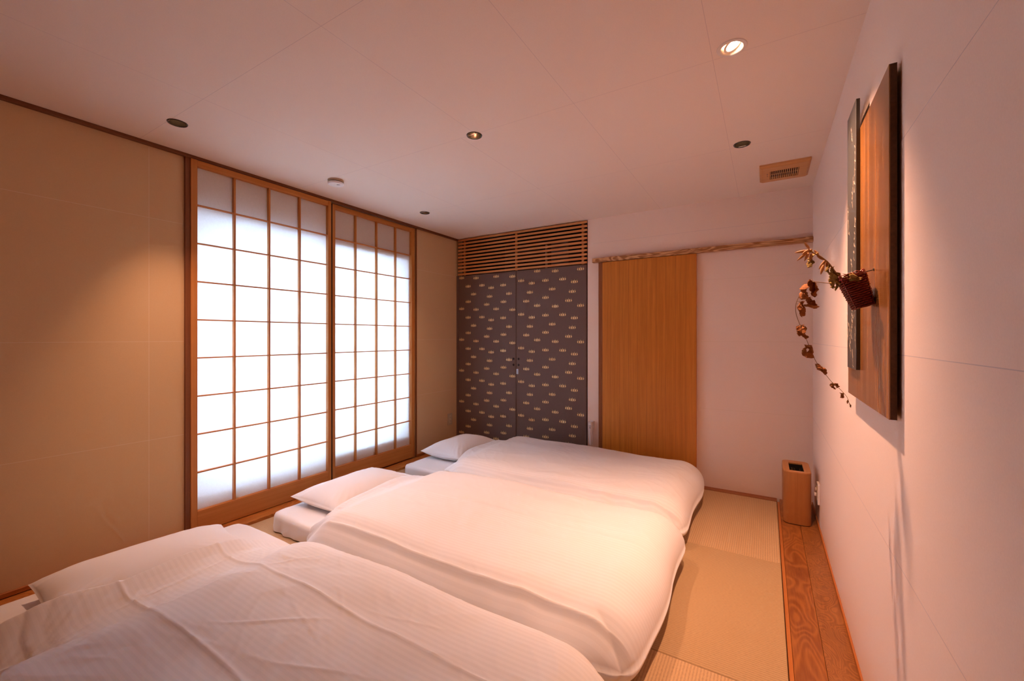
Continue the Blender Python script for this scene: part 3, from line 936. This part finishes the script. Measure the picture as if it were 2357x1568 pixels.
mk('cross_bar', box(gx0, gx1, (gy0 + gy1) / 2 - 0.002, (gy0 + gy1) / 2 + 0.002, H - 0.016, H - 0.012), M['vent_rib'], v)
for yy in (3.075, 3.10, 3.115):
    mk('sensor_dot', lathe([(0.004 if yy < 3.09 else 0.0025, 0.0), (0.003 if yy < 3.09 else 0.002, -0.0015), (0.0003, -0.0016)], (0.008, yy, H - 0.0199), 14), M['grey'], v)

s = empty('smoke_detector', (-2.44, 1.775, H), 'round white smoke detector on the ceiling near the screens', 'smoke detector')
c0 = (-2.44, 1.775, H)
mk('base', lathe([(0.001, 0.0), (0.050, 0.0), (0.050, -0.011), (0.044, -0.012)], c0, 40), M['beige'], s, True, auto=30)
mk('gap', lathe([(0.044, -0.010), (0.044, -0.017)], c0, 40), M['black'], s, True)
mk('cover', lathe([(0.044, -0.0165), (0.050, -0.017), (0.050, -0.024), (0.046, -0.029), (0.03, -0.031), (0.0005, -0.0315)], c0, 40), M['white'], s, True, auto=35)
mk('test_button', lathe([(0.012, -0.0300), (0.011, -0.0322), (0.0003, -0.0324)], (c0[0] + 0.022, c0[1] + 0.004, c0[2]), 20), plain('button_grey', (0.5, 0.48, 0.5), 0.5), s, True)

f = empty('emergency_flashlight', (-1.312, YB - 0.03, 0.203), 'white emergency flashlight hanging on the wall beside the sliding door', 'flashlight')
fc = (-1.312, YB - 0.030, 0.0)
mk('body', lathe([(0.0005, 0.203), (0.012, 0.204), (0.0145, 0.209), (0.0165, 0.30), (0.0205, 0.37), (0.0215, 0.378), (0.0215, 0.405), (0.0005, 0.405)], fc, 28), M['white'], f, True, auto=40)
mk('cap', lathe([(0.0005, 0.4055), (0.0225, 0.4055), (0.0225, 0.411), (0.0005, 0.412)], fc, 28), M['white'], f, True, auto=40)
mk('wall_bracket', box(-1.325, -1.288, YB - 0.012, YB, 0.35, 0.414, 0.003), M['white'], f)
mk('printed_label', join(box(-1.322, -1.302, YB - 0.0519, YB - 0.050, 0.373, 0.377), box(-1.320, -1.304, YB - 0.0515, YB - 0.0495, 0.356, 0.361)), M['grey'], f)

o_ = empty('wall_outlet', (XL, 3.41, 0.23), 'beige double wall outlet on the tan wall behind the farthest pillow', 'outlet')
mk('plate', box(XL, XL + 0.008, 3.374, 3.446, 0.232, 0.354, 0.003, 2), M['beige'], o_)
mk('insert', box(XL + 0.008, XL + 0.010, 3.392, 3.428, 0.255, 0.332, 0.001), plain('outlet_insert', (0.66, 0.55, 0.40), 0.5), o_)
for y in (3.403, 3.414):
    for z in (0.268, 0.308):
        mk('socket_slot', box(XL + 0.0098, XL + 0.0105, y, y + 0.003, z, z + 0.010), M['grey'], o_)
o_ = empty('wall_outlet', (XR, 3.125, 0.14), 'white wall outlet plate beside the wooden waste bin', 'outlet')
mk('plate', box(XR - 0.011, XR, 3.09, 3.16, 0.145, 0.268, 0.002, 2), M['white'], o_)
mk('insert', box(XR - 0.014, XR - 0.011, 3.107, 3.143, 0.168, 0.245, 0.001), M['beige'], o_)
mk('plug', join(box(XR - 0.026, XR - 0.014, 3.115, 3.135, 0.190, 0.208, 0.003, 2), box(XR - 0.020, XR - 0.014, 3.117, 3.133, 0.222, 0.238, 0.002)), M['white'], o_)

# ================================================================== plank picture, slate panel, basket, dried plants
pk = empty('plank_picture', (0.2605, 1.62, 0.951), 'tall lacquered brown wood plank hung on the right wall', 'wood panel')
PX0, PX1, PY0, PY1, PZ0, PZ1 = 0.253, 0.268, 1.331, 1.914, 0.951, 1.806
mk('plank_face', box(PX0, PX0 + 0.0025, PY0, PY1, PZ0, PZ1, 0.0005), M['panel_wood'], pk)
mk('plank_core', box(PX0 + 0.0025, PX1, PY0 + 0.0002, PY1 - 0.0002, PZ0 + 0.0002, PZ1 - 0.0002), M['panel_edge'], pk)
mk('hanging_cleat', box(PX1, XR, PY0 + 0.1, PY1 - 0.1, PZ1 - 0.2, PZ1 - 0.15), M['panel_edge'], pk)

sl = empty('slate_panel', (0.248, 1.77, 1.046), 'narrow dark slate panel with silver plant drawing in front of the plank', 'art panel')
SX0, SX1, SYa, SYb, SZ0, SZ1 = 0.2425, 0.2528, 1.690, 1.850, 1.046, 1.900
mk('board', box(SX0, SX1, SYa, SYb, SZ0, SZ1, 0.0008), M['slate'], sl)
rnd = random.Random(21)
twigs = []
def sprig(y, z, h, lean, nl):
    xf = SX0 - 0.0002
    pts = [(xf, min(max(y + lean * k / 6 + 0.004 * rnd.uniform(-1, 1), SYa + 0.003), SYb - 0.003), z + h * k / 6) for k in range(7)]
    twigs.append(tube(pts, 0.00032, 4))
    for _ in range(int(nl * 1.8)):
        k = rnd.randint(0, 6); b_ = pts[k]
        y2 = min(max(b_[1] + rnd.uniform(-0.016, 0.016), SYa + 0.002), SYb - 0.002)
        twigs.append(tube([b_, (xf, (b_[1] + y2) / 2, b_[2] + rnd.uniform(0.0, 0.008)), (xf, y2, b_[2] + rnd.uniform(-0.008, 0.014))], rnd.uniform(0.0003, 0.0005), 4))
for y, z, h, ln, nl in ((1.755, 1.79, 0.055, 0.02, 10), (1.72, 1.62, 0.13, -0.02, 26), (1.75, 1.57, 0.09, -0.01, 14), (1.82, 1.50, 0.09, 0.01, 12),
                        (1.725, 1.40, 0.12, -0.02, 22), (1.76, 1.32, 0.08, 0.01, 12), (1.71, 1.29, 0.06, 0.0, 10), (1.775, 1.15, 0.10, -0.03, 26),
                        (1.75, 1.19, 0.06, -0.05, 10), (1.79, 1.10, 0.08, 0.01, 16), (1.74, 1.055, 0.05, 0.01, 10), (1.70, 1.12, 0.05, -0.004, 8), (1.83, 1.14, 0.05, 0.0, 8)):
    sprig(y, z, h, ln, nl)
props(mk('silver_drawing', join(*twigs), M['silver'], sl), kind='stuff')

nl_ = mk('nail', join(tube([(0.2535, 1.493, 1.3345), (0.231, 1.494, 1.329)], 0.0014, 8), tube([(0.2535, 1.493, 1.3345), (0.2515, 1.493, 1.334)], 0.0042, 10)), M['iron'])
props(nl_, 'dark iron nail in the plank holding the red basket', 'nail')

# basket: rounded-square woven body hanging tilted away from the plank
bk = empty('hanging_basket', (0.23, 1.5, 1.228), 'small woven dark red lacquer basket hanging from the nail', 'basket')
bot = np.array([0.2315, 1.50, 1.232]); topc = np.array([0.2045, 1.50, 1.3175])
ax = topc - bot; L_ = np.linalg.norm(ax); ax /= L_
e1 = np.array([ax[2], 0, -ax[0]]); e1 /= np.linalg.norm(e1)       # towards the plank
e2 = np.array([0, 1.0, 0])
def bring(f, wob=None, d=0.0):
    a = 0.0205 + 0.0085 * f + d; b_ = 0.031 + 0.008 * f + d
    out = []
    for i in range(56):
        q = 2 * math.pi * i / 56
        c, s_ = math.cos(q), math.sin(q)
        k = 1.0 / (abs(c) ** 5 + abs(s_) ** 5) ** 0.2
        w_ = 0.0 if wob is None else wob * (1 if (i // 2) % 2 == 0 else -1)
        out.append(tuple(bot + ax * L_ * f + e1 * (a * k + w_) * c + e2 * (b_ * k + w_) * s_))
    return out
rings = [[tuple(bot + (np.array(p) - bot) * 0.55) for p in bring(0.0)]]
NR = 19
for k in range(NR):
    sg = 1 if k % 2 == 0 else -1
    rings.append(bring((k + 0.15) / NR, -0.0003 * sg, -0.0006))
    rings.append(bring((k + 0.5) / NR, 0.0007 * sg, 0.0006))
rings.append(bring(1.0, 0, -0.0005)); rings.append(bring(1.0, 0, -0.0035)); rings.append(bring(0.2, 0, -0.004))
mk('lining', loft(rings, True, True), plain('dark_red_lining', (0.03, 0.004, 0.003), 0.5), bk, True)
for k in range(15):
    f_ = (k + 0.5) / 15
    a_ = 0.0205 + 0.0085 * f_; b2 = 0.031 + 0.008 * f_
    pts = []
    for i in range(113):
        q = 2 * math.pi * i / 112
        c, s_ = math.cos(q), math.sin(q)
        kk = 1.0 / (abs(c) ** 5 + abs(s_) ** 5) ** 0.2
        w_ = 0.0004 + 0.0013 * math.sin(14 * q + (math.pi if k % 2 else 0))
        pts.append(bot + ax * (L_ * f_ + 0.0006 * math.sin(5 * q + k)) + e1 * (a_ * kk + w_) * c + e2 * (b2 * kk + w_) * s_)
    mk('cane_strand', tube(pts, 0.0031, 6, False), M['basket'], bk, True)
def ringtube(f, d, r, ph=0.0, amp=0.0, up=0.0):
    a = 0.0205 + 0.0085 * f + d; b_ = 0.031 + 0.008 * f + d
    pts = []
    for i in range(41):
        q = 2 * math.pi * i / 40
        c, s_ = math.cos(q), math.sin(q)
        k = 1.0 / (abs(c) ** 5 + abs(s_) ** 5) ** 0.2
        pts.append(bot + ax * (L_ * f + up + amp * math.sin(6 * q + ph)) + e1 * a * k * c + e2 * b_ * k * s_)
    return tube(pts, r, 6, False)
mk('rim', join(ringtube(1.0, 0.0, 0.0022, 0, 0.0), ringtube(1.0, 0.0005, 0.0013, 0, 0.004, 0.006), ringtube(1.0, 0.0005, 0.0013, math.pi, 0.004, 0.006)), M['cane'], bk, True)
ribs = []
for i in (7, 21, 35, 49):
    pr = [np.array(bring(f, 0, 0.0026)[i]) for f in np.linspace(0.02, 1.0, 10)]
    ribs.append(tube(pr, 0.0014, 5))
mk('upright_stakes', join(*ribs), M['cane'], bk, True)
hp = [bot + ax * L_ * 1.0 + e1 * 0.028 + e2 * 0.02, bot + ax * (L_ + 0.010) + e1 * 0.026 + e2 * 0.008, np.array([0.2335, 1.494, 1.3310]), bot + ax * (L_ + 0.008) + e1 * 0.026 - e2 * 0.012, bot + ax * L_ * 0.99 + e1 * 0.028 - e2 * 0.022]
mk('hanging_loop', tube(smoothpath(hp, 6), 0.0011, 6), M['cane'], bk, True)
loops = []
for q0 in (-0.012, 0.006, 0.02):
    lp = [bot + ax * L_ + e1 * 0.014 + e2 * q0, bot + ax * (L_ + 0.010) + e1 * 0.004 + e2 * (q0 - 0.004), bot + ax * (L_ + 0.004) - e1 * 0.010 + e2 * (q0 - 0.012), bot + ax * (L_ - 0.012) - e1 * 0.020 + e2 * (-0.042)]
    loops.append(tube(smoothpath(lp, 6), 0.0013, 6))
mk('loose_cane', join(*loops), M['cane'], bk, True)

rl = random.Random(5)
def rand_rot(r):
    v = np.array([r.gauss(0, 1) for _ in range(3)]); v /= np.linalg.norm(v)
    a = np.array([r.gauss(0, 1) for _ in range(3)]); a -= v * v.dot(a); a /= np.linalg.norm(a)
    return v, a, np.cross(v, a)
def dead_leaf(at, size, seed, hang=(0, 0, -1), wide=0.8, curl=1.0):
    """withered, curled lobed leaf"""
    r = random.Random(seed)
    d = np.array(hang, float) + np.array([r.uniform(-0.4, 0.4) for _ in range(3)]); d /= np.linalg.norm(d)
    sd = np.array([r.gauss(0, 1) for _ in range(3)]); sd -= d * d.dot(sd); sd /= np.linalg.norm(sd)
    nm = np.cross(d, sd)
    N, K = 20, 14
    V, F = [], []
    for i in range(N + 1):
        t = i / N
        wd = size * wide * (math.sin(math.pi * min(1, t * 0.92 + 0.04)) ** 0.7) * (0.50 + 0.34 * abs(math.sin(t * 8.0 + seed)) + 0.10 * math.sin(t * 27 + seed * 3))
        for j in range(K + 1):
            q = -1 + 2 * j / K
            x = q * wd * 0.5 * (1 - 0.35 * curl * q * q)
            hgt = size * (0.22 * curl * q * q + 0.13 * n3(t * 4 + seed, q * 2.5, seed) + 0.10 * math.sin(t * 7 + q * 4 + seed) + 0.11 * n3(t * 9 + seed, q * 5, seed + 9))
            p = np.array(at) + d * size * (t - 0.10 * curl * abs(q)) + sd * x + nm * (hgt - size * 0.18 * math.sin(t * math.pi))
            V.append(tuple(p))
    for i in range(N):
        for j in range(K):
            a = i * (K + 1) + j
            F.append((a, a + 1, a + K + 2, a + K + 1))
    # underside for a real thickness
    n = len(V); V += [tuple(np.array(p) - nm * 0.0005) for p in V]
    F += [tuple(n + i for i in f_[::-1]) for f_ in F]
    return np.array(V), F
def pod(a, d, ln, r, seed):
    d = np.array(d, float); d /= np.linalg.norm(d)
    q = random.Random(seed)
    bend = np.array([q.uniform(-0.2, 0.2) for _ in range(3)])
    pts, rr = [], []
    for k in range(9):
        t = k / 8
        pts.append(np.array(a) + d * ln * t + bend * ln * t * t * 0.5)
        rr.append(r * (math.sin(math.pi * (0.10 + 0.90 * t)) ** 0.75 * (1 - 0.35 * t) + 0.03))
    return tube(pts, rr, 8, True, 0.7)

vy = 1.50
vine = empty('dried_vine', (0.185, vy, 1.30), 'thin trailing dried vine with curled brown leaves hanging from the basket', 'dried plant')
vp = [(0.1766, 1.2993), (0.1468, 1.3062), (0.1182, 1.3107), (0.1027, 1.2977), (0.0869, 1.2756), (0.0762, 1.2478), (0.0762, 1.2195), (0.0848, 1.1897), (0.0953, 1.1640), (0.1037, 1.1384), (0.1162, 1.1005), (0.1295, 1.0693), (0.1468, 1.0424), (0.1618, 1.0207), (0.1766, 1.0055), (0.1863, 0.9938), (0.1960, 0.9798), (0.2027, 0.9571)]
V3 = [np.array((x, vy + 0.006 * math.sin(k * 0.8), z)) for k, (x, z) in enumerate(vp)]
V3 = [np.array((0.205, vy, 1.290))] + V3
path = smoothpath(V3, 4)
mk('stem', tube(path, [0.0011 - 0.0006 * k / len(path) for k in range(len(path))], 6), M['stem'], vine, True)
k = 0
for (x, z, sz, hg, wd) in ((0.1182, 1.3107, 0.046, (0.15, 0, -1), 0.85), (0.1027, 1.305, 0.050, (-0.35, 0, -1), 0.5), (0.110, 1.318, 0.018, (0, 0, -1), 0.9),
                           (0.105, 1.262, 0.042, (0.3, 0.2, -0.6), 0.8), (0.090, 1.252, 0.045, (0.15, -0.2, -1), 0.6), (0.098, 1.245, 0.022, (0.5, 0, -0.4), 0.8),
                           (0.090, 1.182, 0.040, (0.35, 0, -0.75), 0.85), (0.083, 1.182, 0.030, (0.1, 0.3, -1), 0.7),
                           (0.108, 1.125, 0.038, (0.45, 0.1, -0.8), 0.8), (0.102, 1.122, 0.030, (-0.2, 0, -1), 0.7),
                           (0.128, 1.070, 0.036, (0.8, 0.1, -0.5), 0.7), (0.126, 1.066, 0.028, (0.4, -0.2, -0.9), 0.7),
                           (0.162, 1.017, 0.022, (0.7, 0, -0.4), 0.8), (0.158, 1.012, 0.018, (0.3, 0, -0.6), 0.8),
                           (0.185, 0.990, 0.016, (0.4, 0, -0.5), 0.9), (0.183, 0.988, 0.012, (-0.3, 0, -0.5), 0.9), (0.197, 0.972, 0.010, (0.2, 0, -1), 0.9), (0.2027, 0.960, 0.008, (0, 0, -1), 0.8)):
    k += 1
    at = np.array((x, vy + 0.004 * math.sin(k), z))
    near = min(path, key=lambda p_: np.linalg.norm(np.array(p_) - at))
    lf = mk('leaf', dead_leaf(at, sz, 40 + k, hg, wd, 1.1), M['leaf'], vine, True)
    if np.linalg.norm(near - at) > 0.003:
        mk('leaf_stalk', tube([near, (np.array(near) + at) / 2 + np.array([0, 0, 0.002]), at], 0.0005, 5), M['stem'], lf, True)

br = empty('dried_flower_branch', (0.195, vy - 0.004, 1.31), 'dried branch with pointed seed pods and olive leaves rising from the basket', 'dried plant')
bp = [(0.205, 1.288), (0.1883, 1.3108), (0.1716, 1.3280), (0.1518, 1.3608), (0.1316, 1.3815), (0.1162, 1.3921), (0.104, 1.4040)]
B3 = [np.array((x, vy - 0.006 - 0.003 * k_, z)) for k_, (x, z) in enumerate(bp)]
bpath = smoothpath(B3, 5)
mk('stem', tube(bpath, [0.0024 - 0.0010 * q / len(bpath) for q in range(len(bpath))], 7), M['stem'], br, True)
h = B3[-1]
k = 100
for off, d, ln, r in (((-0.004, 0, -0.004), (-1, 0.1, -0.22), 0.030, 0.0042), ((-0.002, 0.004, -0.010), (-0.9, 0.2, -0.75), 0.030, 0.0042), ((0.003, -0.004, 0.0), (-0.75, -0.3, 0.9), 0.024, 0.0042),
                      ((0.002, 0, -0.012), (-0.55, -0.3, -1), 0.030, 0.0042), ((0.008, 0.002, -0.014), (-0.2, 0.2, -1), 0.026, 0.0042), ((0.0, -0.006, -0.006), (-0.8, -0.8, -0.45), 0.026, 0.004),
                      ((0.004, 0.006, -0.006), (-0.3, 0.9, -0.4), 0.022, 0.004), ((0.010, 0, -0.004), (-0.65, 0.2, -0.1), 0.030, 0.0046)):
    k += 1
    mk('seed_pod', pod(h + np.array(off), d, ln, r, k), M['pod'], br, True)
h2 = B3[3]
for off, d, ln, r in (((-0.006, 0, 0.008), (-0.55, 0.2, -0.9), 0.030, 0.0048), ((-0.010, 0, -0.004), (-0.35, -0.2, -1), 0.034, 0.0048), ((-0.002, 0.004, 0.006), (-0.1, 0.3, -1), 0.024, 0.004)):
    k += 1
    mk('seed_pod', pod(h2 + np.array(off), d, ln, r, k), M['pod'], br, True)
for q, (off, d) in enumerate((((-0.022, 0, 0.022), (-0.3, 0.1, 0.5)), ((-0.026, 0, 0.024), (0.55, 0, -0.6)))):
    mk('seed_pod', pod(h2 + np.array(off), d, 0.024, 0.0042, 140 + q), M['pod'], br, True)
for q, (x, z, sz, hg, wd) in enumerate(((0.118, 1.390, 0.044, (0.1, 0, -1), 0.35), (0.108, 1.402, 0.016, (0.4, 0, 0.3), 0.9), (0.160, 1.345, 0.042, (0.1, 0, -1), 0.42), (0.170, 1.330, 0.046, (0.15, 0.2, -1), 0.40),
                                        (0.150, 1.352, 0.030, (0.3, 0, -1), 0.4), (0.178, 1.318, 0.040, (-0.2, -0.2, -1), 0.45), (0.190, 1.318, 0.040, (0.7, -0.6, -0.3), 0.75), (0.196, 1.322, 0.036, (0.5, -0.7, -0.8), 0.6),
                                        (0.186, 1.312, 0.034, (0.9, -0.4, 0.1), 0.7), (0.174, 1.312, 0.032, (-0.1, -0.3, -1), 0.4))):
    mk('leaf', dead_leaf(np.array((x, vy - 0.012 - (0.022 if x > 0.18 else 0), z)), sz, 200 + q, hg, wd, 0.9), M['leaf2'], br, True)
